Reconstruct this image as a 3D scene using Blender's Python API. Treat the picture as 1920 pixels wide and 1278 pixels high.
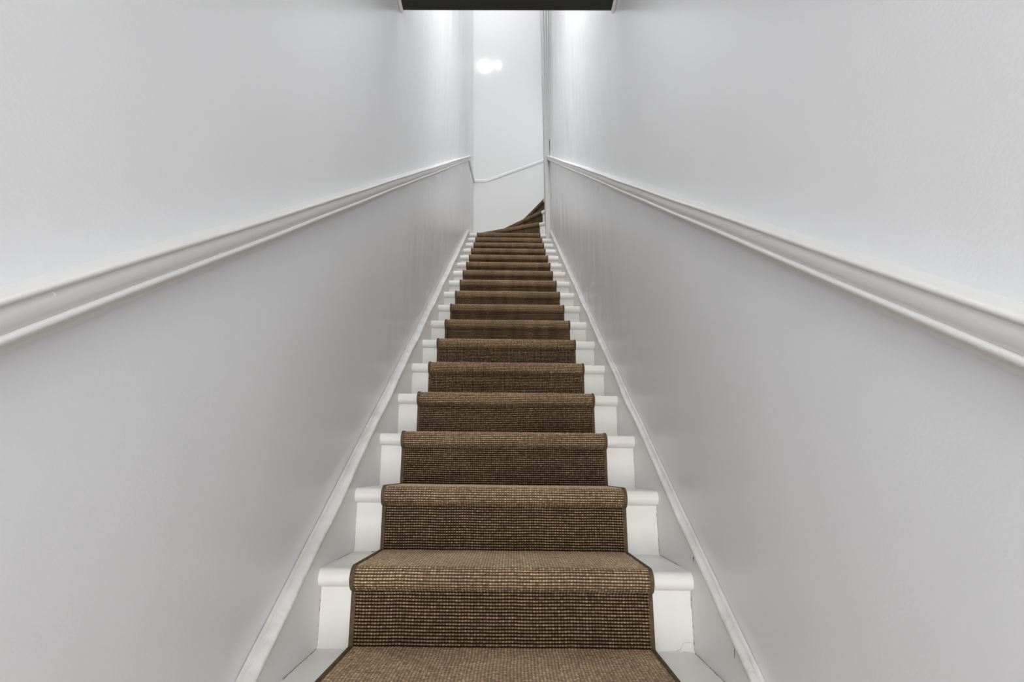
import bpy, bmesh, math
import numpy as np
from mathutils import Vector, Matrix
for o in list(bpy.data.objects): bpy.data.objects.remove(o)
S = bpy.context.scene
COL = S.collection
# ------------------------------------------------------------------ camera
H = 1.302                      # camera height over the hall floor; the scene is laid out relative to it
RISE, RUN, Y0, Z0 = .18, .27135, 1.3914, H - .24347   # first numbered nosing: middle of its rounded front
XL, XR = -.457, .4355          # inner faces of the two string boards
WL, WR = -.488, .458           # faces of the two walls
TH, OV = .0427, .0278          # tread thickness, nosing overhang
RR = TH / 2
YREAR = 6.65
YSOF = 1.985
cam = bpy.data.cameras.new('camera'); cam.sensor_width = 36; cam.lens = 1020.96 * 36 / 1920
cam.clip_start = .02; cam.clip_end = 60
co = bpy.data.objects.new('camera', cam); COL.objects.link(co)
p, yw = .23773, .0028
fw = Vector((math.sin(yw)*math.cos(p), math.cos(yw)*math.cos(p), math.sin(p)))
rt = Vector((math.cos(yw), -math.sin(yw), 0)); up = rt.cross(fw)
co.matrix_world = Matrix(((rt.x, up.x, -fw.x, 0), (rt.y, up.y, -fw.y, 0), (rt.z, up.z, -fw.z, H), (0, 0, 0, 1)))
S.camera = co
# ------------------------------------------------------------------ light
W = bpy.data.worlds.new('world'); S.world = W; W.use_nodes = True
W.node_tree.nodes['Background'].inputs[0].default_value = (.9, .95, 1, 1)
W.node_tree.nodes['Background'].inputs[1].default_value = .3
def area(name, loc, rot, sx, sy, power, col=(1, 1, 1)):
    l = bpy.data.lights.new(name, 'AREA'); l.shape = 'RECTANGLE'; l.size = sx; l.size_y = sy
    l.energy = power; l.color = col
    o = bpy.data.objects.new(name, l); COL.objects.link(o); o.location = loc; o.rotation_euler = rot
    return o
area('hall_daylight', (-.015, -2.3, 1.02), (math.radians(90), 0, 0), .86, 1.9, 66, (1, 1, 1))
area('hall_fill_light', (-.015, .8, H + 1.87), (math.radians(42), 0, 0), .7, .5, 5.6, (1, 1, 1))  # unseen lamp added above the camera to brighten the near walls
area('bulkhead_fill_light', (-.02, 2.15, H + 3.75), (math.radians(62), 0, 0), .6, 2.4, 48, (1, 1, 1))  # unseen fill panel added above the soffit to light the flight
area('landing_fill_light', (1.15, 6.1, H + 4.6), (0, math.radians(90), 0), .5, .5, 3.2, (1, 1, 1))  # unseen lamp added round the corner to lift the rear wall
area('stairwell_skylight', (-.02, 4.9, H + 10.3), (0, 0, 0), .8, 2.6, 75, (.98, .99, 1))
S.view_settings.view_transform = 'Standard'; S.view_settings.look = 'None'
S.view_settings.gamma = 1; S.view_settings.use_curve_mapping = False
S.view_settings.exposure = 0.02
# ------------------------------------------------------------------ materials
def mat(name, col, rough=.5, spec=.5):
    m = bpy.data.materials.new(name); m.use_nodes = True
    b = m.node_tree.nodes['Principled BSDF']
    b.inputs['Base Color'].default_value = (*col, 1); b.inputs['Roughness'].default_value = rough
    b.inputs['Specular IOR Level'].default_value = spec
    return m, m.node_tree, b
def N(t, ty, **kw):
    n = t.nodes.new(ty)
    for k, v in kw.items():
        if k in n.inputs: n.inputs[k].default_value = v
        else: setattr(n, k, v)
    return n
def noise_bump(t, b, layers, dist=1.0, masked=0):
    """layers: (scale xyz, noise scale, detail, height in metres); heights are summed, one bump node"""
    tc = N(t, 'ShaderNodeTexCoord'); prev = None
    for sc, ns, det, h in layers:
        mp = N(t, 'ShaderNodeMapping'); mp.inputs['Scale'].default_value = sc
        t.links.new(tc.outputs['Object'], mp.inputs['Vector'])
        nz = N(t, 'ShaderNodeTexNoise'); nz.inputs['Scale'].default_value = ns; nz.inputs['Detail'].default_value = det
        t.links.new(mp.outputs[0], nz.inputs['Vector'])
        mu = N(t, 'ShaderNodeMath', operation='MULTIPLY'); mu.inputs[1].default_value = h
        t.links.new(nz.outputs['Fac'], mu.inputs[0])
        if masked > 0:
            # uneven plaster only on the stairwell side of the bulkhead
            masked -= 1
            sp = N(t, 'ShaderNodeSeparateXYZ'); t.links.new(tc.outputs['Object'], sp.inputs[0])
            mr = N(t, 'ShaderNodeMapRange'); mr.inputs[1].default_value = 1.9; mr.inputs[2].default_value = 3.4
            mr.inputs[3].default_value = .06; mr.inputs[4].default_value = 1
            t.links.new(sp.outputs['Y'], mr.inputs[0])
            m2 = N(t, 'ShaderNodeMath', operation='MULTIPLY'); t.links.new(mu.outputs[0], m2.inputs[0]); t.links.new(mr.outputs[0], m2.inputs[1]); mu = m2
        if prev is None: prev = mu
        else:
            ad = N(t, 'ShaderNodeMath', operation='ADD')
            t.links.new(prev.outputs[0], ad.inputs[0]); t.links.new(mu.outputs[0], ad.inputs[1]); prev = ad
    bp = N(t, 'ShaderNodeBump'); bp.inputs['Strength'].default_value = 1; bp.inputs['Distance'].default_value = dist
    t.links.new(prev.outputs[0], bp.inputs['Height']); t.links.new(bp.outputs[0], b.inputs['Normal'])
def tint_noise(t, b, c1, c2, scale, sc=(1, 1, 1), det=4):
    tc = N(t, 'ShaderNodeTexCoord'); mp = N(t, 'ShaderNodeMapping'); mp.inputs['Scale'].default_value = sc
    t.links.new(tc.outputs['Object'], mp.inputs['Vector'])
    nz = N(t, 'ShaderNodeTexNoise'); nz.inputs['Scale'].default_value = scale; nz.inputs['Detail'].default_value = det
    t.links.new(mp.outputs[0], nz.inputs['Vector'])
    r = N(t, 'ShaderNodeValToRGB'); r.color_ramp.elements[0].position = .35; r.color_ramp.elements[1].position = .68
    r.color_ramp.elements[0].color = (*c1, 1); r.color_ramp.elements[1].color = (*c2, 1)
    t.links.new(nz.outputs['Fac'], r.inputs[0]); t.links.new(r.outputs[0], b.inputs['Base Color'])
M = {}
m, t, b = mat('wall_paint', (.86, .86, .865), .27, .5); M['wall'] = m
noise_bump(t, b, [((1, 1, .3), 3.2, 2.5, .034), ((1, 1, .12), 13, 2, .0045), ((1, 1, 1), 4, 2, .0010), ((1, 1, 1), 170, 3, .00022)], masked=2)
tint_noise(t, b, (.842, .85, .862), (.86, .868, .878), 1.3)
m, t, b = mat('rear_wall_paint', (.84, .84, .84), .13, .5); M['rear'] = m
noise_bump(t, b, [((1, 1, 1), 3, 1, .0006), ((1, 1, 1), 200, 2, .00005)])
m, t, b = mat('rail_paint', (.775, .768, .75), .34, .5); M['rail'] = m
noise_bump(t, b, [((1, 1, 1), 22, 3, .0009), ((1, 1, 1), 190, 2, .0001)])
m, t, b = mat('stair_paint', (.79, .77, .745), .3, .5); M['stair'] = m
tint_noise(t, b, (.77, .745, .715), (.83, .815, .795), 6)
noise_bump(t, b, [((.25, 1, 1), 30, 3, .0006), ((1, 1, 1), 230, 2, .00008)])
m, t, b = mat('string_paint', (.8, .79, .775), .33, .5); M['string'] = m
tint_noise(t, b, (.79, .777, .76), (.85, .84, .83), 4)
noise_bump(t, b, [((1, .5, .5), 26, 3, .0010), ((1, 1, 1), 120, 3, .0002)])
m, t, b = mat('cap_paint', (.80, .79, .77), .38, .5); M['cap'] = m
tint_noise(t, b, (.60, .585, .56), (.74, .73, .71), 12)
noise_bump(t, b, [((1, 1, 1), 38, 4, .0045), ((1, .35, .35), 90, 3, .0015)])
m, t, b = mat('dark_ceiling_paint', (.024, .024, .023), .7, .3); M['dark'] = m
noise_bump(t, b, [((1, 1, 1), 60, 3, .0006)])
m, t, b = mat('casing_paint_shaded', (.56, .56, .555), .4); M['casing'] = m  # grey darkened to paint in how little light reaches the post
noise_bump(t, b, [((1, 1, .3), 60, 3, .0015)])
m, t, b = mat('crack', (.05, .04, .032), .9, .1); M['crack'] = m
m, t, b = mat('hall_floorboards', (.2, .13, .08), .45); M['floor'] = m
tint_noise(t, b, (.13, .08, .05), (.26, .17, .1), 9, (8, .6, 1))
m, t, b = mat('lamp_metal', (.6, .6, .6), .3); b.inputs['Metallic'].default_value = 1; M['metal'] = m
m, t, b = mat('opal_glass_lit', (.9, .9, .9), .3); M['lamp'] = m
b.inputs['Emission Color'].default_value = (1, .985, .96, 1); b.inputs['Emission Strength'].default_value = 60
# sisal: light tufts over a dark brown ground weft; 'tuft' is the height of the weave at each vertex (0 ground, 1 tip)
m, t, b = mat('sisal', (.3, .2, .12), .92, .12); M['sisal'] = m
at = N(t, 'ShaderNodeAttribute', attribute_name='tuft')
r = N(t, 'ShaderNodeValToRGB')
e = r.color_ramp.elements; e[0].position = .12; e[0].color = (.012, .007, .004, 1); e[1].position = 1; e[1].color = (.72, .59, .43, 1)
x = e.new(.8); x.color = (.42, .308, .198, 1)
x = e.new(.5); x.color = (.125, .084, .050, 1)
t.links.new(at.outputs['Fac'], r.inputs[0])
tc = N(t, 'ShaderNodeTexCoord')
nz = N(t, 'ShaderNodeTexNoise'); nz.inputs['Scale'].default_value = 140; nz.inputs['Detail'].default_value = 2
mp = N(t, 'ShaderNodeMapping'); t.links.new(tc.outputs['Object'], mp.inputs[0]); t.links.new(mp.outputs[0], nz.inputs[0])
nz2 = N(t, 'ShaderNodeTexNoise'); nz2.inputs['Scale'].default_value = 4; nz2.inputs['Detail'].default_value = 3
t.links.new(tc.outputs['Object'], nz2.inputs[0])
r2 = N(t, 'ShaderNodeValToRGB'); r2.color_ramp.elements[0].position = .3; r2.color_ramp.elements[0].color = (.62, .6, .58, 1)
r2.color_ramp.elements[1].position = .7; r2.color_ramp.elements[1].color = (1.25, 1.22, 1.18, 1)
t.links.new(nz.outputs['Fac'], r2.inputs[0])
r3 = N(t, 'ShaderNodeValToRGB'); r3.color_ramp.elements[0].position = .35; r3.color_ramp.elements[0].color = (.86, .84, .84, 1)
r3.color_ramp.elements[1].position = .65; r3.color_ramp.elements[1].color = (1.08, 1.07, 1.02, 1)
t.links.new(nz2.outputs['Fac'], r3.inputs[0])
mx = N(t, 'ShaderNodeMix', data_type='RGBA', blend_type='MULTIPLY'); mx.inputs[0].default_value = 1
t.links.new(r.outputs[0], mx.inputs[6]); t.links.new(r2.outputs[0], mx.inputs[7])
mx2 = N(t, 'ShaderNodeMix', data_type='RGBA', blend_type='MULTIPLY'); mx2.inputs[0].default_value = 1
t.links.new(mx.outputs[2], mx2.inputs[6]); t.links.new(r3.outputs[0], mx2.inputs[7])
t.links.new(mx2.outputs[2], b.inputs['Base Color'])
b.inputs['Sheen Weight'].default_value = .22; b.inputs['Sheen Roughness'].default_value = .45; b.inputs['Sheen Tint'].default_value = (1, .8, .58, 1)
bp = N(t, 'ShaderNodeBump'); bp.inputs['Strength'].default_value = .6; bp.inputs['Distance'].default_value = .0012
nz3 = N(t, 'ShaderNodeTexNoise'); nz3.inputs['Scale'].default_value = 420; nz3.inputs['Detail'].default_value = 2
t.links.new(tc.outputs['Object'], nz3.inputs[0]); t.links.new(nz3.outputs['Fac'], bp.inputs['Height']); t.links.new(bp.outputs[0], b.inputs['Normal'])
m, t, b = mat('carpet_binding', (.095, .062, .034), .85, .15); M['binding'] = m
tint_noise(t, b, (.09, .062, .036), (.14, .10, .06), 60)
noise_bump(t, b, [((1, 1, 1), 500, 2, .0006)])
# ------------------------------------------------------------------ helpers
def mesh_obj(name, V, F, material, parent=None, smooth=False, auto=None):
    me = bpy.data.meshes.new(name); me.from_pydata([tuple(v) for v in V], [], F); me.update()
    bm = bmesh.new(); bm.from_mesh(me); bmesh.ops.recalc_face_normals(bm, faces=bm.faces); bm.to_mesh(me); bm.free()
    me.materials.append(material)
    if smooth: me.polygons.foreach_set('use_smooth', [True]*len(me.polygons))
    o = bpy.data.objects.new(name, me); COL.objects.link(o)
    if auto is not None:
        me.polygons.foreach_set('use_smooth', [True]*len(me.polygons)); me.set_sharp_from_angle(angle=math.radians(auto))
    if parent: o.parent = parent
    return o
def prism(name, pts, frame, d, material, parent=None, auto=None):
    """pts: 2D profile; frame(u, v, s) -> 3D point; s runs over d (list of stations)"""
    n = len(pts); V = []; F = []
    for s in d: V += [frame(a, c, s) for a, c in pts]
    for k in range(len(d)-1):
        for i in range(n):
            j = (i+1) % n; F.append((k*n+i, k*n+j, (k+1)*n+j, (k+1)*n+i))
    F.append(tuple(range(n))); F.append(tuple(range((len(d)-1)*n, len(d)*n)))
    return mesh_obj(name, V, F, material, parent, auto=auto)
def box(name, a, c, material, parent=None, bevel=0):
    V = [(x, y, z) for x in (a[0], c[0]) for y in (a[1], c[1]) for z in (a[2], c[2])]
    F = [(0,1,3,2), (4,6,7,5), (0,4,5,1), (2,3,7,6), (0,2,6,4), (1,5,7,3)]
    o = mesh_obj(name, V, F, material, parent)
    if bevel:
        bm = bmesh.new(); bm.from_mesh(o.data)
        bmesh.ops.bevel(bm, geom=list(bm.edges), offset=bevel, segments=2, affect='EDGES', profile=.6)
        bm.to_mesh(o.data); bm.free()
    return o
def struct(o): o['kind'] = 'structure'; return o
def empty(name, loc, label, cat):
    o = bpy.data.objects.new(name, None); COL.objects.link(o); o.location = loc
    o['label'] = label; o['category'] = cat; return o
def tube(name, pts, rad, material, parent=None, seg=10):
    V = []; F = []; P = [Vector(q) for q in pts]
    for i, q in enumerate(P):
        d = (P[min(i+1, len(P)-1)] - P[max(i-1, 0)]).normalized()
        a = d.cross(Vector((0, 0, 1))); a = Vector((1, 0, 0)) if a.length < 1e-3 else a.normalized(); c = d.cross(a)
        rr = rad[i] if isinstance(rad, (list, tuple)) else rad
        for s in range(seg):
            th = 2*math.pi*s/seg; V.append(q + a*rr*math.cos(th) + c*rr*math.sin(th))
    for i in range(len(P)-1):
        for s in range(seg):
            s2 = (s+1) % seg; F.append((i*seg+s, i*seg+s2, (i+1)*seg+s2, (i+1)*seg+s))
    F.append(tuple(range(seg))); F.append(tuple(range((len(P)-1)*seg, len(P)*seg)))
    return mesh_obj(name, V, F, material, parent, auto=50)
def nose_z(y): return Z0 + (y - Y0) / RUN * RISE          # the line through all nosings
ZT = H + 10.4                                              # stairwell ceiling
def leanL(z): return -max(0, z - H - 3.1) * .018
def leanR(z): return max(0, z - H - 3.6) * .027
# ------------------------------------------------------------------ the setting
def side_wall(name, x, sgn, y0, y1, lean):
    zs = [-.1, H + 3.1, H + 3.6, H + 4.6, H + 5.8, ZT]
    V = []; F = []
    for z in zs:
        xf = x + lean(z)
        V += [(xf, y0, z), (xf, y1, z), (x + sgn*.25, y1, z), (x + sgn*.25, y0, z)]
    for k in range(len(zs)-1):
        for i in range(4):
            j = (i+1) % 4; F.append((k*4+i, k*4+j, k*4+4+j, k*4+4+i))
    F += [(0, 1, 2, 3), tuple(range(len(V)-4, len(V)))]
    return struct(mesh_obj(name, V, F, M['wall']))
side_wall('wall_left', WL, -1, -2.5, YREAR, leanL)
YPOST = 5.72
side_wall('wall_right', WR, 1, -2.5, YPOST + .1, leanR)
struct(box('wall_rear', (-.8, YREAR, -.1), (1.9, YREAR + .15, ZT), M['rear']))
struct(box('wall_landing', (1.75, 5.8, -.1), (1.9, YREAR, ZT), M['wall']))
struct(box('wall_front', (-.74, -2.65, -.1), (.71, -2.5, H + 1.99), M['wall']))
ZS = H + 1.975                                            # underside of the dark bulkhead over the bottom of the flight
struct(box('ceiling', (WL, -2.5, ZS), (WR, YSOF, ZS + .28), M['dark'], bevel=.003))
struct(box('wall_bulkhead', (WL-.1, YSOF - .12, ZS + .28), (WR+.1, YSOF, ZT), M['wall']))
struct(box('ceiling_stairwell', (-.8, YSOF - .12, ZT), (1.9, YREAR + .15, ZT + .1), M['wall']))
struct(box('floor', (WL, -2.5, -.1), (WR, -.02, 0), M['floor']))
# half-round trims in the angle between bulkhead and walls, rounded at their ends
for i, (wx, s) in enumerate(((WL, 1), (WR, -1))):
    pts = [(wx + s*.0085, y, ZS - .0025) for y in (-2.45, 0, 1, 1.7, YSOF-.004, YSOF + .004, YSOF + .009, YSOF + .011)]
    struct(tube('trim_%d' % (i+1), pts, [.0085]*5 + [.0075, .0045, .001], M['rail'], seg=14))
# rounded caulk fillet in the rear left corner
V = []; F = []
zs = [H + 2.6 + i*.4 for i in range(12)]
for z in zs:
    cx = WL + leanL(z) + .011; cy = YREAR - .011
    for a in range(7):
        th = math.pi/2*(a/6); V.append((cx - .0108*math.cos(th) - .0002, cy + .0108*math.sin(th) + .0002, z))
for k in range(len(zs)-1):
    for a in range(6): F.append((k*7+a, k*7+a+1, k*7+7+a+1, k*7+7+a))
struct(mesh_obj('trim_3', V, F, M['rear'], smooth=True))
# ------------------------------------------------------------------ handrails along the walls
sl = math.atan2(RISE, RUN); cs, sn = math.cos(sl), math.sin(sl)
def q_arc(c, r, a0, a1, n):
    return [(c[0] + r*math.cos(math.radians(a0+(a1-a0)*i/n)), c[1] + r*math.sin(math.radians(a0+(a1-a0)*i/n))) for i in range(n+1)]
PR = [(-.002, 0), (.030, -.0005)] + q_arc((.033, -.0045), .004, 90, -80, 6) + [(.0325, -.0092), (.0322, -.0112), (.0330, -.0145),
      (.0332, -.019), (.0325, -.0245), (.0308, -.030), (.0285, -.0338)] + q_arc((.0282, -.0385), .0048, 95, -95, 7) + \
     [(.0215, -.0442), (.0205, -.0485), (.017, -.0505), (.0155, -.056), (-.002, -.057)]
RH = 1.006
def rail(name, wx, s, ya, yb, dh, label):
    n = 60; st = [ya + (yb-ya)*i/n for i in range(n+1)]
    def fr(o, u, y):
        wob = .0011*math.sin(y*3.1 + s) + .0007*math.sin(y*9.7 + 2*s)
        # the profile stands square to the slope; its ends are cut plumb
        return (wx + s*(o + wob*.6), y, nose_z(y) + RH + dh + (u + wob)/cs)
    o = prism(name, PR, fr, st, M['rail'], auto=35)
    o['label'] = label; o['category'] = 'handrail'
    return o
rl = rail('handrail', WL, 1, -.9, 5.60, .004, 'white painted moulded handrail running up the left stairwell wall')
rr_ = rail('handrail', WR, -1, -.9, YPOST, 0, 'white painted moulded handrail running up the right stairwell wall')
# a fine bead of dried paint on the right rail
def rail_pt(wx, s, y, o, u, dh=0): return (wx + s*o, y, nose_z(y) + RH + dh + u/cs)
tube('paint_drip', [rail_pt(WR, -1, .853, .0335, -.0112), rail_pt(WR, -1, .868, .0338, -.0145), rail_pt(WR, -1, .874, .0333, -.020),
                    rail_pt(WR, -1, .870, .0318, -.026), rail_pt(WR, -1, .862, .029, -.0315)], .0007, M['rail'], rr_, 6)
for yy, oo, uu in ((.505, .030, -.0005), (.515, .033, -.0085), (.80, .0285, -.03), (.66, .0322, -.018)):
    tube('paint_drip', [rail_pt(WL, 1, yy, oo, uu, .004), rail_pt(WL, 1, yy+.003, oo+.001, uu-.003, .004), rail_pt(WL, 1, yy+.004, oo, uu-.006, .004)],
         [.0006, .0012, .0004], M['rail'], rl, 6)
# thin moulding that carries on round the rear corner
MP = [(-.001, 0), (.008, 0), (.015, -.005), (.017, -.013), (.017, -.024), (.013, -.033), (.010, -.037), (-.001, -.038)]
MA = (WL, 5.60, H + 3.565); MB = (WL - .009, YREAR, H + 3.857)
V = []; F = []
sect = [((WL, 5.602, H + 3.572), (1, 0)), ((WL-.004, 6.2, H + 3.737), (1, 0)), ((WL - .011, YREAR, H + 3.857), (1, -1)),
        ((-.345, YREAR, H + 3.857), (0, -1)), ((-.31, YREAR, H + 3.862), (0, -1)), ((.434, YREAR, H + 4.156), (0, -1)), ((1.7, YREAR, H + 4.7), (0, -1))]
n = len(MP)
for (c, (ax, ay)) in sect:
    for (o_, u_) in MP: V.append((c[0] + ax*o_, c[1] + ay*o_, c[2] + u_*1.2 + .003))
for k in range(len(sect)-1):
    for i in range(n):
        j = (i+1) % n; F.append((k*n+i, k*n+j, k*n+n+j, k*n+n+i))
F += [tuple(range(n)), tuple(range((len(sect)-1)*n, len(sect)*n))]
o = mesh_obj('rail_moulding', V, F, M['rear'], auto=40)
o['label'] = 'thin white wall moulding bending round the corner onto the rear wall'; o['category'] = 'moulding'
# ------------------------------------------------------------------ post and fluted casing at the end of the right wall
def casing_section(z):
    x1 = WR + leanR(z); x0 = .4005 - max(0, z - H - 3.85)*.008
    return x0, x1
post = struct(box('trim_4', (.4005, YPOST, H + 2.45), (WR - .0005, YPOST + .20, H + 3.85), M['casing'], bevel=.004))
V = []; F = []; zs = [H + 3.85 + i*(ZT-H-3.85)/14 for i in range(15)]
def cas(z):
    f = min(1, max(0, (z - H - 3.85)/1.2)); x0, x1 = casing_section(z); out = []
    n = 49
    for i in range(n):
        u = i/(n-1); ph = abs(math.sin(u*math.pi*4))
        d = -.010*f*(ph**.5) if 0 < u < 1 else 0
        if abs(u*4 - round(u*4)) < .04: d += .003*f
        out.append((x0 + (x1 - x0 + .004)*u, YPOST + d, z))
    out += [(x1 + .004, YPOST + .2, z), (x0, YPOST + .2, z)]
    return out
rings = [cas(z) for z in zs]; n = len(rings[0])
for rg in rings: V += rg
for k in range(len(rings)-1):
    for i in range(n):
        j = (i+1) % n; F.append((k*n+i, k*n+j, k*n+n+j, k*n+n+i))
F += [tuple(range(n)), tuple(range((len(rings)-1)*n, len(rings)*n))]
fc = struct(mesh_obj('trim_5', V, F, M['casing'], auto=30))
# painted-over ironwork on the edge of the casing
def lathe(name, c, prof, parent, material):
    V = []; F = []; sg = 12
    for (r_, z_) in prof:
        for s in range(sg): V.append((c[0] + r_*math.cos(2*math.pi*s/sg), c[1] + r_*math.sin(2*math.pi*s/sg), c[2] + z_))
    for i in range(len(prof)-1):
        for s in range(sg): F.append((i*sg+s, i*sg+(s+1) % sg, (i+1)*sg+(s+1) % sg, (i+1)*sg+s))
    F += [tuple(range(sg)), tuple(range(len(V)-sg, len(V)))]
    return mesh_obj(name, V, F, material, parent, auto=40)
zc = H + 4.55
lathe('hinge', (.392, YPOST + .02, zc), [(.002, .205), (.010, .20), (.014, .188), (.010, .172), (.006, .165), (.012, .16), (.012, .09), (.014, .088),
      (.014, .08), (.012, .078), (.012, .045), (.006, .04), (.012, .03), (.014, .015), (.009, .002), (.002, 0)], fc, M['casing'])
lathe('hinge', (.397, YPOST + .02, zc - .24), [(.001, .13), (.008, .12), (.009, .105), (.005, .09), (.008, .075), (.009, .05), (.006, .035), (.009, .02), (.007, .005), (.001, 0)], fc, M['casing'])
# ------------------------------------------------------------------ staircase
stairs = empty('staircase', (0, Y0, 0), 'white painted timber staircase, straight flight turning right at the top', 'staircase')
inv = -Y0
SAG = -.0099                                              # the old flight leans a little to the right
def tilt(x): return SAG * (x - XL) / (XR - XL)
LINES = {17: ((.40, 5.796), (WL, 6.164)), 18: ((.40, 5.842), (-.34, YREAR)), 19: ((.40, 5.92), (.09, YREAR)), 20: ((.44, 5.95), (.43, YREAR))}
def line(k):
    if k <= 16:
        y = Y0 + k*RUN
        xr = XR if k < 16 else .4000
        return (xr, y), (XL if k < 16 else WL, y)
    return LINES[k]
def z_of(k): return Z0 + k*RISE
def line_at(k, a, b_):
    """points of line k cut by parameters measured along it in metres from its right end"""
    (p0, p1) = line(k); P0 = Vector(p0); d = (Vector(p1) - P0).normalized()
    return P0 + d*a, P0 + d*b_, d
def local(v): return (v[0], v[1] - Y0, v[2])
def make_tread(k):
    (p0, p1) = line(k); P0 = Vector(p0); P1 = Vector(p1); d = (P1-P0).normalized(); nb = Vector((-d.y, d.x))   # towards the back
    if nb.y < 0: nb = -nb
    z = z_of(k)
    (q0, q1) = line(k+1) if k < 20 else ((.9, 5.95), (.9, YREAR))
    if k <= 15: q0 = (XR, Y0+(k+1)*RUN); q1 = (XL, Y0+(k+1)*RUN)
    Q0 = Vector(q0); Q1 = Vector(q1); e = (Q1-Q0).normalized(); ne = Vector((-e.y, e.x))
    if ne.y < 0 and k < 19: ne = -ne
    if k >= 19: ne = Vector((abs(ne.x), ne.y))
    back0 = Q0 + ne*(OV + .004); back1 = Q1 + ne*(OV + .004)
    if k >= 16:
        back1.y = min(back1.y, YREAR); back1.x = max(back1.x, WL); back0.x = min(back0.x, .4)if k < 20 else back0.x
    V = []; F = []
    def T(x): return tilt(x) if k <= 16 else SAG*(.5)
    arc = [(RR - RR*math.cos(a)**1, RR*math.sin(a)) for a in [math.radians(v) for v in range(-90, 91, 15)]]
    arc = [(RR - RR*math.cos(math.radians(v)), RR*math.sin(math.radians(v))) for v in range(-90, 91, 15)]
    ns = 2
    for P in (P0, P1):
        for (oy, oz) in arc:
            c = P + nb*oy
            if k >= 17: c.y = min(c.y, YREAR)
            V.append((c.x, c.y, z + oz + T(c.x)))
    na = len(arc)
    for i in range(na-1): F.append((i, i+1, na+i+1, na+i))
    # top and bottom polygons
    extra = []
    if k == 17: extra = [Vector((WL, YREAR))]
    poly = [back1] if not extra else [extra[0], back1]
    poly = poly + [back0]
    iT = len(V); V += [(c.x, c.y, z + RR + T(c.x)) for c in poly]
    iB = len(V); V += [(c.x, c.y, z - RR + T(c.x)) for c in poly]
    m_ = len(poly)
    F.append(tuple([na-1, 2*na-1] + [iT+i for i in range(m_)]))
    F.append(tuple([0, na] + [iB+i for i in range(m_)]))
    for i in range(m_-1): F.append((iT+i, iT+i+1, iB+i+1, iB+i))
    F.append(tuple(list(range(na)) + [iT+m_-1, iB+m_-1]))
    F.append(tuple([na+i for i in range(na)] + [iT, iB]))
    return mesh_obj('tread', [local(v) for v in V], F, M['stair'], stairs, auto=40)
def make_riser(k):
    (p0, p1) = line(k); P0 = Vector(p0); P1 = Vector(p1); d = (P1-P0).normalized(); nb = Vector((-d.y, d.x))
    if nb.y < 0: nb = -nb
    z1 = z_of(k) - RR; z0 = z_of(k-1) + RR
    A = P0 + nb*OV; B = P1 + nb*OV
    if k >= 17: B.y = min(B.y, YREAR); B.x = max(B.x, WL)
    nf = 1
    V = []
    for P in (A, B):
        for o_ in (0, .018):
            c = P + nb*o_
            if k >= 17: c.y = min(c.y, YREAR)
            for zz in (z0, z1):
                V.append((c.x, c.y, zz + (tilt(c.x) if k <= 16 else SAG*.5)))
    F = [(0,1,3,2), (4,6,7,5), (0,4,5,1), (2,3,7,6), (0,2,6,4), (1,5,7,3)]
    o = mesh_obj('riser', [local(v) for v in V], F, M['stair'], stairs)
    return o
KS = list(range(-5, 21))
for k in KS: make_tread(k)
for k in KS[0:]: make_riser(k)
# small cove strip under each visible nosing end
# string boards
def string_board(x0, x1, yend, htop):
    s = 1 if x1 < x0 else -1
    ya = -.30
    yk = (ya, yend)
    def top(y): return nose_z(y) + htop
    def low(y): return nose_z(y) - .30
    n = 40; V = []; F = []
    sgn = 1 if x1 > x0 else -1
    prof = [(x0, 'l'), (x0, 't0'), (x0 + sgn*.004, 't1'), (x1, 't1'), (x1, 'l')]
    for i in range(n+1):
        y = ya + (yend-ya)*i/n; tl = tilt(x0)
        for xx, w in prof:
            z = {'l': max(low(y), 0.0), 't0': max(top(y) - .006, .15), 't1': max(top(y), .156)}[w]
            V.append((xx, y, z + tl*1))
    m_ = len(prof)
    for k in range(n):
        for i in range(m_):
            j = (i+1) % m_; F.append((k*m_+i, k*m_+j, k*m_+m_+j, k*m_+m_+i))
    F += [tuple(range(m_)), tuple(range(n*m_, n*m_+m_))]
    return mesh_obj('string_board', [local(v) for v in V], F, M['string'], stairs, auto=30)
def cap(sb, x0, x1, yend, htop, prof):
    n = 70; ya = -.3; V = []; F = []; m_ = len(prof); sgn = 1 if x1 > x0 else -1
    rng = np.random.default_rng(3)
    ph = rng.uniform(0, 6, 6)
    for i in range(n+1):
        y = ya + (yend-ya)*i/n
        w = .0011*math.sin(y*11 + ph[0]) + .0008*math.sin(y*23 + ph[1]) + .0005*math.sin(y*57 + ph[2])
        for (u, v) in prof:
            V.append((x0 + sgn*(u + (w if u < .005 else 0)), y, nose_z(y) + htop + tilt(x0) + v + (w if v > .0005 else 0)))
    for k in range(n):
        for i in range(m_):
            j = (i+1) % m_; F.append((k*m_+i, k*m_+j, k*m_+m_+j, k*m_+m_+i))
    F += [tuple(range(m_)), tuple(range(n*m_, n*m_+m_))]
    return mesh_obj('cap_moulding', [local(v) for v in V], F, M['cap'], sb, auto=50)
HT = .079
sb = string_board(XL, WL, 5.60, HT)
cap(sb, XL, WL, 5.60, HT, [(-.002, -.006), (-.003, 0), (-.001, .004), (.003, .006), (.012, .0075), (.021, .010), (.0225, .009), (.0245, .0125), (.0275, .014), (.0298, .0125), (.0305, -.001), (.002, -.002)])
sb = string_board(XR, WR, 5.66, HT)
cap(sb, XR, WR, 5.66, HT, [(-.002, -.006), (-.003, 0), (-.001, .004), (.002, .006), (.0105, .0075), (.0125, .006), (.0145, .011), (.0175, .013), (.0205, .012), (.0222, .010), (.0222, -.001), (.002, -.002)])
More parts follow.
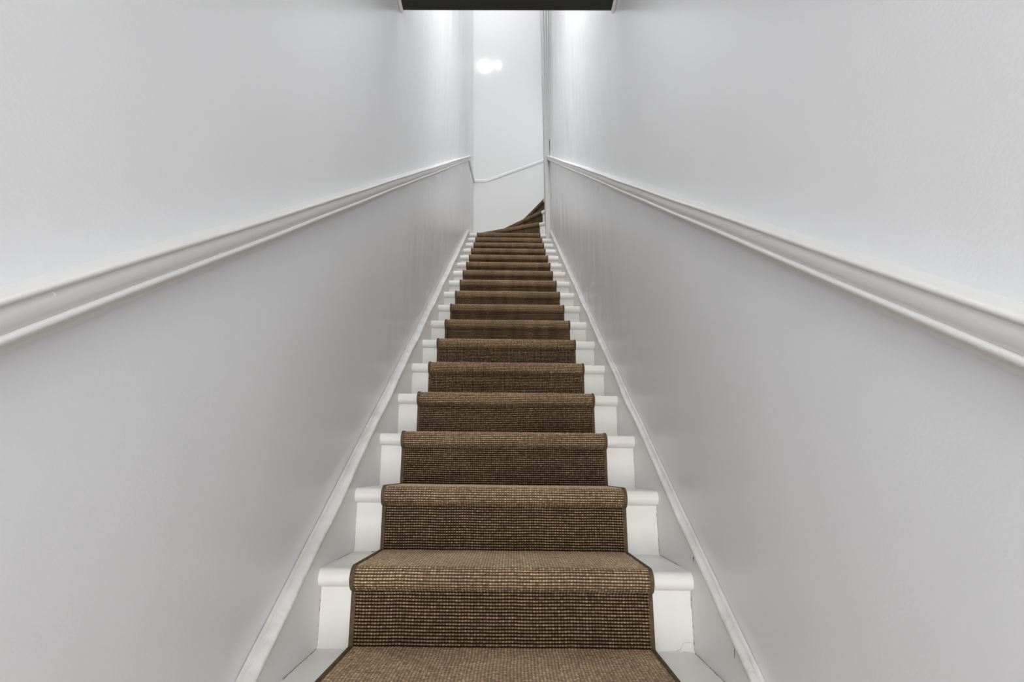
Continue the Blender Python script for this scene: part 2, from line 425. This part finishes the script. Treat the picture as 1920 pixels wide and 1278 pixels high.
# hairline cracks and chips in the old paint
rng = np.random.default_rng(11)
def ribbon(name, pts, w, normal, jit=.0008):
    """a thin dark crack lying on a surface: polyline with an uneven width"""
    P = [Vector(q) for q in pts]; nn = Vector(normal); V = []; F = []
    Q = []
    for a, b_ in zip(P, P[1:]):
        n_ = max(2, int((b_-a).length/.006))
        for i in range(n_): Q.append(a.lerp(b_, i/n_))
    Q.append(P[-1])
    for i, q in enumerate(Q):
        d = (Q[min(i+1, len(Q)-1)] - Q[max(i-1, 0)]).normalized(); sd = d.cross(nn).normalized()
        ww = w*(.25 + .9*rng.random()**2) if 0 < i < len(Q)-1 else w*.05
        c = q + sd*rng.uniform(-jit, jit) + nn*.0004
        V += [c - sd*ww, c + sd*ww, c - nn*.001]
    for i in range(len(Q)-1):
        a = i*3; F += [(a, a+1, a+4, a+3), (a+1, a+2, a+5, a+4), (a+2, a, a+3, a+5)]
    return mesh_obj(name, [local(v) for v in V], F, M['crack'], stairs)
def ry(k): return Y0 + k*RUN + OV
def tz(k, x): return z_of(k) + RR + tilt(x)
for k, wl, wr in ((0, .0006, .0007), (1, .0003, .0006), (2, .0003, .0004), (3, 0, .0004), (4, 0, .0004)):
    for x, w, s in ((XL, wl, 1), (XR, wr, -1)):
        if w:
            ribbon('paint_crack', [(x + s*.001, ry(k), tz(k-1, x) + .002), (x + s*.0008, ry(k), tz(k-1, x) + .135)], w, (0, -1, 0), .0005)
ribbon('paint_crack', [(XL + .001, ry(0) - .002, tz(-1, XL)), (XL + .001, ry(0) - .2, tz(-1, XL))], .0007, (0, 0, 1))
ribbon('paint_crack', [(XR - .001, ry(0) - .002, tz(-1, XR)), (XR - .001, ry(0) - .2, tz(-1, XR))], .0006, (0, 0, 1))
ribbon('paint_crack', [(XR - .001, ry(1) - .002, tz(0, XR)), (XR - .001, ry(1) - .2, tz(0, XR))], .0006, (0, 0, 1))
ribbon('paint_crack', [(XL + .001, ry(1) - .04, tz(0, XL)), (XL + .001, ry(1) - .16, tz(0, XL))], .0003, (0, 0, 1))
zb = tz(-1, XR)
ribbon('paint_crack', [(XR - .045, ry(0), zb + .002), (XR - .034, ry(0), zb + .008), (XR - .026, ry(0), zb + .021), (XR - .010, ry(0), zb + .024), (XR - .001, ry(0), zb + .019)], .0004, (0, -1, 0))
ribbon('paint_crack', [(XR - .085, ry(0), zb + .002), (XR - .05, ry(0), zb + .003), (XR - .004, ry(0), zb + .001)], .0003, (0, -1, 0), .0003)
for (x, s, y, dz, l_, w) in ((XL, 1, 1.512, -.012, .007, .003), (XR, -1, 1.377, -.022, .008, .0026), (XR, -1, 1.168, -.026, .009, .002)):
    z = nose_z(y) + HT + dz + .008 + tilt(x)
    ribbon('paint_chip', [(x, y, z + l_), (x, y + .002, z), (x, y + .004, z - l_)], w, (s, 0, 0), .001)
ribbon('paint_chip', [(XL + .052, ry(1) - .004, tz(0, XL)), (XL + .062, ry(1) - .004, tz(0, XL))], .002, (0, 0, 1))
# ------------------------------------------------------------------ stair runner
runner = empty('stair_runner', (0, Y0, 0), 'brown woven sisal stair runner with bound edges over the steps', 'carpet')
RXR, RXL = .338, -.378
TK = .0062; PITCH = .0074
def smooth_noise(n, step, seed):
    g = np.random.default_rng(seed).uniform(-1, 1, int(n/step) + 3); xs = np.arange(n)/step
    i = xs.astype(int); f = xs - i; f = f*f*(3-2*f); return g[i]*(1-f) + g[i+1]*f
def step_path(tk):
    """2D path (distance behind the nosing front, height over nosing middle), bottom of riser to back of tread; None marks the tread"""
    y_r = OV - tk; rad = RR + tk
    pts = [(y_r, -RISE + RR + tk)]
    pts.append((y_r, -rad))
    for a in range(-90, 91, 6): pts.append((RR - rad*math.cos(math.radians(a)), rad*math.sin(math.radians(a))))
    return pts
def section(k, N0, N1, B0, B1, nb, nbB, samp, colsamp, name='runner_section'):
    """N0,N1: right/left ends on the nosing line; B0,B1: where the tread part meets the next riser"""
    z = z_of(k); path = step_path(TK)
    L = [0]
    for a, c in zip(path, path[1:]): L.append(L[-1] + math.hypot(c[0]-a[0], c[1]-a[1]))
    ds = PITCH/samp; LA = L[-1]; nA = int(round(LA/ds)); sA = np.linspace(0, LA, nA+1)
    py = np.interp(sA, L, [q[0] for q in path]); pz = np.interp(sA, L, [q[1] for q in path])
    ty = np.gradient(py); tz_ = np.gradient(pz); ln = np.hypot(ty, tz_) + 1e-9
    # outward normal in the profile plane (front / up)
    ny = -tz_/ln; nz_ = ty/ln
    W_ = (N1-N0).length
    pc = PITCH*1.0
    nx = int(W_/pc)*colsamp if colsamp else 40
    U = np.linspace(0, 1, nx+1); X = U*W_
    N0a = np.array(N0); N1a = np.array(N1); B0a = np.array(B0); B1a = np.array(B1); nba = np.array(nb)
    C = N0a[None] + (N1a-N0a)[None]*U[:, None]
    D = B0a[None] + (B1a-B0a)[None]*U[:, None]
    # riser + nosing rows
    posA = np.zeros((nA+1, nx+1, 3)); norA = np.zeros_like(posA)
    posA[:, :, 0] = C[None, :, 0] + nba[0]*py[:, None]; posA[:, :, 1] = C[None, :, 1] + nba[1]*py[:, None]; posA[:, :, 2] = z + pz[:, None]
    norA[:, :, 0] = nba[0]*ny[:, None]; norA[:, :, 1] = nba[1]*ny[:, None]; norA[:, :, 2] = nz_[:, None]
    S0 = C + nba[None]*RR
    Lt = float(np.linalg.norm(D - S0, axis=1).max()); nT = max(2, int(round(Lt/ds)))
    tt = np.linspace(0, 1, nT+1)[1:]
    posT = np.zeros((nT, nx+1, 3)); norT = np.zeros_like(posT); norT[:, :, 2] = 1
    posT[:, :, :2] = S0[None]*(1-tt)[:, None, None] + D[None]*tt[:, None, None]; posT[:, :, 2] = z + RR + TK
    pos = np.concatenate([posA, posT]); nor = np.concatenate([norA, norT])
    s = np.concatenate([sA, LA + tt*Lt])
    rows = pos.shape[0]
    w1 = smooth_noise(nx+1, max(2, (colsamp or 1)*9), 100+k)*.0007 + smooth_noise(nx+1, max(2, (colsamp or 1)*2.2), 200+k)*.0003
    w2 = smooth_noise(rows, samp*7, 300+k)*.0009
    a = .5 + .5*np.cos(2*math.pi*(s[:, None] + w1[None])/PITCH)
    row_i = np.floor((s[:, None] + w1[None])/PITCH + .5)
    amp = np.random.default_rng(400+k).uniform(.72, 1, (int(row_i.max())+2, int(W_/pc)+3))
    if colsamp:
        xc = X[None] + w2[:, None]
        cc = .5 + .5*np.cos(2*math.pi*xc/pc); ci = np.floor(xc/pc + .5).astype(int).clip(0, amp.shape[1]-1)
        tuft = a**.8*(.58 + .42*cc**.8)*amp[row_i.astype(int).clip(0), ci]
    else:
        tuft = a**.9*.78*(.9 + .1*smooth_noise(nx+1, 1.5, 7+k))[None]
    # pile worn flat; its paleness also paints in light on nosing and tread
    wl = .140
    wear_light = np.interp(s, [0, wl, wl + .015, wl + .04, LA, LA + .03, LA + Lt*.75, LA + Lt], [0, 0, .75, .9, .75, .72, .68, .45])[:, None]
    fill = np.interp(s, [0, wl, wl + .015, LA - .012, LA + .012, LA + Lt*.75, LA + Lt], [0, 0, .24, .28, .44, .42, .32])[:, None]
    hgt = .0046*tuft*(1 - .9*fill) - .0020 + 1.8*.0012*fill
    tuft = tuft*(1 - .8*fill) + fill + .06*wear_light*tuft
    # tread wear flattens the pile slightly
    pos = pos + nor*hgt[:, :, None]
    pos[:, :, 2] += (SAG*(pos[:, :, 0]-XL)/(XR-XL) if k <= 16 else SAG*.5)
    pos[:, :, 1] -= Y0
    V = pos.reshape(-1, 3)
    idx = np.arange(rows*(nx+1)).reshape(rows, nx+1)
    Fq = np.stack([idx[:-1, :-1], idx[:-1, 1:], idx[1:, 1:], idx[1:, :-1]], -1).reshape(-1, 4)
    Fq = Fq[:, ::-1]
    me = bpy.data.meshes.new(name); nf = len(Fq)
    me.vertices.add(len(V)); me.vertices.foreach_set('co', V.astype(np.float32).ravel())
    me.loops.add(nf*4); me.loops.foreach_set('vertex_index', Fq.astype(np.int32).ravel())
    me.polygons.add(nf); me.polygons.foreach_set('loop_start', np.arange(0, nf*4, 4, dtype=np.int32))
    me.polygons.foreach_set('use_smooth', np.ones(nf, dtype=bool))
    me.update(calc_edges=True)
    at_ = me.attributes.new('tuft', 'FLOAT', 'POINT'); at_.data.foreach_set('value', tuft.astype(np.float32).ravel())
    me.materials.append(M['sisal'])
    o = bpy.data.objects.new(name, me); COL.objects.link(o); o.parent = runner
    # bindings along both edges, following the same path
    for side in (0, -1):
        e = np.array([C[side], D[side], S0[side]]); sx = 1 if side == 0 else -1
        Pn = [np.array([e[0][0] + nba[0]*q[0], e[0][1] + nba[1]*q[0], z + q[1]]) for q in path[:1]]
        lp = [(q[0], q[1]) for q in path]
        cen = [np.array([e[0][0] + nba[0]*q[0], e[0][1] + nba[1]*q[0], z + q[1]]) for q in lp]
        nn = []
        for i, q in enumerate(lp):
            if i == 0: t_ = (0, 1)
            elif i == 1: t_ = (-1, 1)
            elif i == 2: t_ = (-1, 0)
            else: t_ = (lp[min(i+1, len(lp)-1)][0] - lp[i-1][0], lp[min(i+1, len(lp)-1)][1] - lp[i-1][1])
            l_ = math.hypot(*t_); nn.append(np.array([nba[0]*(-t_[1]/l_), nba[1]*(-t_[1]/l_), t_[0]/l_]))
        nn[-1] = np.array([0, 0, 1.])
        cen.append(np.array([e[1][0], e[1][1], z + RR + TK])); nn.append(np.array([0, 0, 1.]))
        ax = np.array([*(N0a-N1a)/np.linalg.norm(N0a-N1a), 0])*sx
        prof = [(.003, -.0060), (.0034, -.001), (.0026, .0014), (.0008, .0026), (-.003, .003), (-.0062, .0026), (-.0078, .0012), (-.0082, -.003)]
        V2 = []; F2 = []; pm = len(prof)
        for c_, n_ in zip(cen, nn):
            for (u, v) in prof:
                q = c_ + ax*u + n_*v
                V2.append((q[0], q[1] - Y0, q[2] + (tilt(q[0]) if k <= 16 else SAG*.5)))
        for i in range(len(cen)-1):
            for j in range(pm-1): F2.append((i*pm+j, i*pm+j+1, (i+1)*pm+j+1, (i+1)*pm+j))
        mesh_obj('edge_binding', V2, F2, M['binding'], o, auto=50)
    return o
for k in KS:
    if k > 19: break
    (p0, p1) = line(k); P0 = Vector(p0); P1 = Vector(p1); d = (P1-P0).normalized(); nb = Vector((-d.y, d.x))
    if nb.y < 0: nb = -nb
    if k <= 16:
        y = Y0 + k*RUN; wig = .0022*math.sin(k*2.3)
        N0 = Vector((RXR + wig, y)); N1 = Vector((RXL + wig, y))
    elif k == 17: N0 = P0 + d*.078; N1 = P0 + d*.84
    elif k == 18: N0 = P0 + d*.062; N1 = P0 + d*.98
    else: N0 = P0 + d*.03; N1 = P0 + d*.72
    if k < 16:
        wn = .0022*math.sin((k+1)*2.3)
        B0 = Vector((RXR + wn, y + RUN + OV - TK)); B1 = Vector((RXL + wn, y + RUN + OV - TK))
    else:
        (q0, q1) = line(k+1); Q0 = Vector(q0); Q1 = Vector(q1); e = (Q1-Q0).normalized(); ne = Vector((-e.y, e.x))
        if k < 19 and ne.y < 0: ne = -ne
        if k >= 19: ne = Vector((abs(ne.x), ne.y))
        off = ne*(OV - TK)
        a0, a1 = {16: (.078, .84), 17: (.062, .98), 18: (.03, .72), 19: (.02, .6)}[k]
        B0 = Q0 + e*a0 + off; B1 = Q0 + e*a1 + off
    smp, cs_ = (5, 4) if -1 <= k <= 2 else (4, 3) if k in (3, 4, 5) else (4, 0) if k > 5 else (3, 0)
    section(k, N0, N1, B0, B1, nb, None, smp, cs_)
# ------------------------------------------------------------------ lamp above the turn (its glare shows on the gloss paint of the rear wall)
lamp = empty('ceiling_lamp', (-.385, 5.45, ZT), 'opal glass ceiling lamp above the turn, seen as glare on the rear wall', 'lamp')
def lsph(name, c, rx, ry_, rz, m_):
    bm = bmesh.new(); bmesh.ops.create_uvsphere(bm, u_segments=24, v_segments=14, radius=1)
    me = bpy.data.meshes.new(name)
    for v in bm.verts: v.co = Vector((v.co.x*rx + c[0], v.co.y*ry_ + c[1], v.co.z*rz + c[2]))
    for f in bm.faces: f.smooth = True
    bm.to_mesh(me); bm.free(); me.materials.append(m_)
    o = bpy.data.objects.new(name, me); COL.objects.link(o); o.parent = lamp; return o
dz = H + 6.68 - ZT
lsph('shade', (-.045, 0, dz), .11, .06, .05, M['lamp'])
lsph('bulb', (.175, 0, dz + .02), .034, .034, .034, M['lamp'])
o = tube('rod', [(-.02, 0, 0), (-.02, 0, dz + .045)], .006, M['metal'], lamp)
tube('arm', [(-.02, 0, dz + .055), (.06, 0, dz + .06), (.17, 0, dz + .045)], .004, M['metal'], lamp)
lathe('ceiling_rose', (-.02, 0, 0), [(.05, 0), (.045, -.015), (.012, -.03)], lamp, M['metal'])
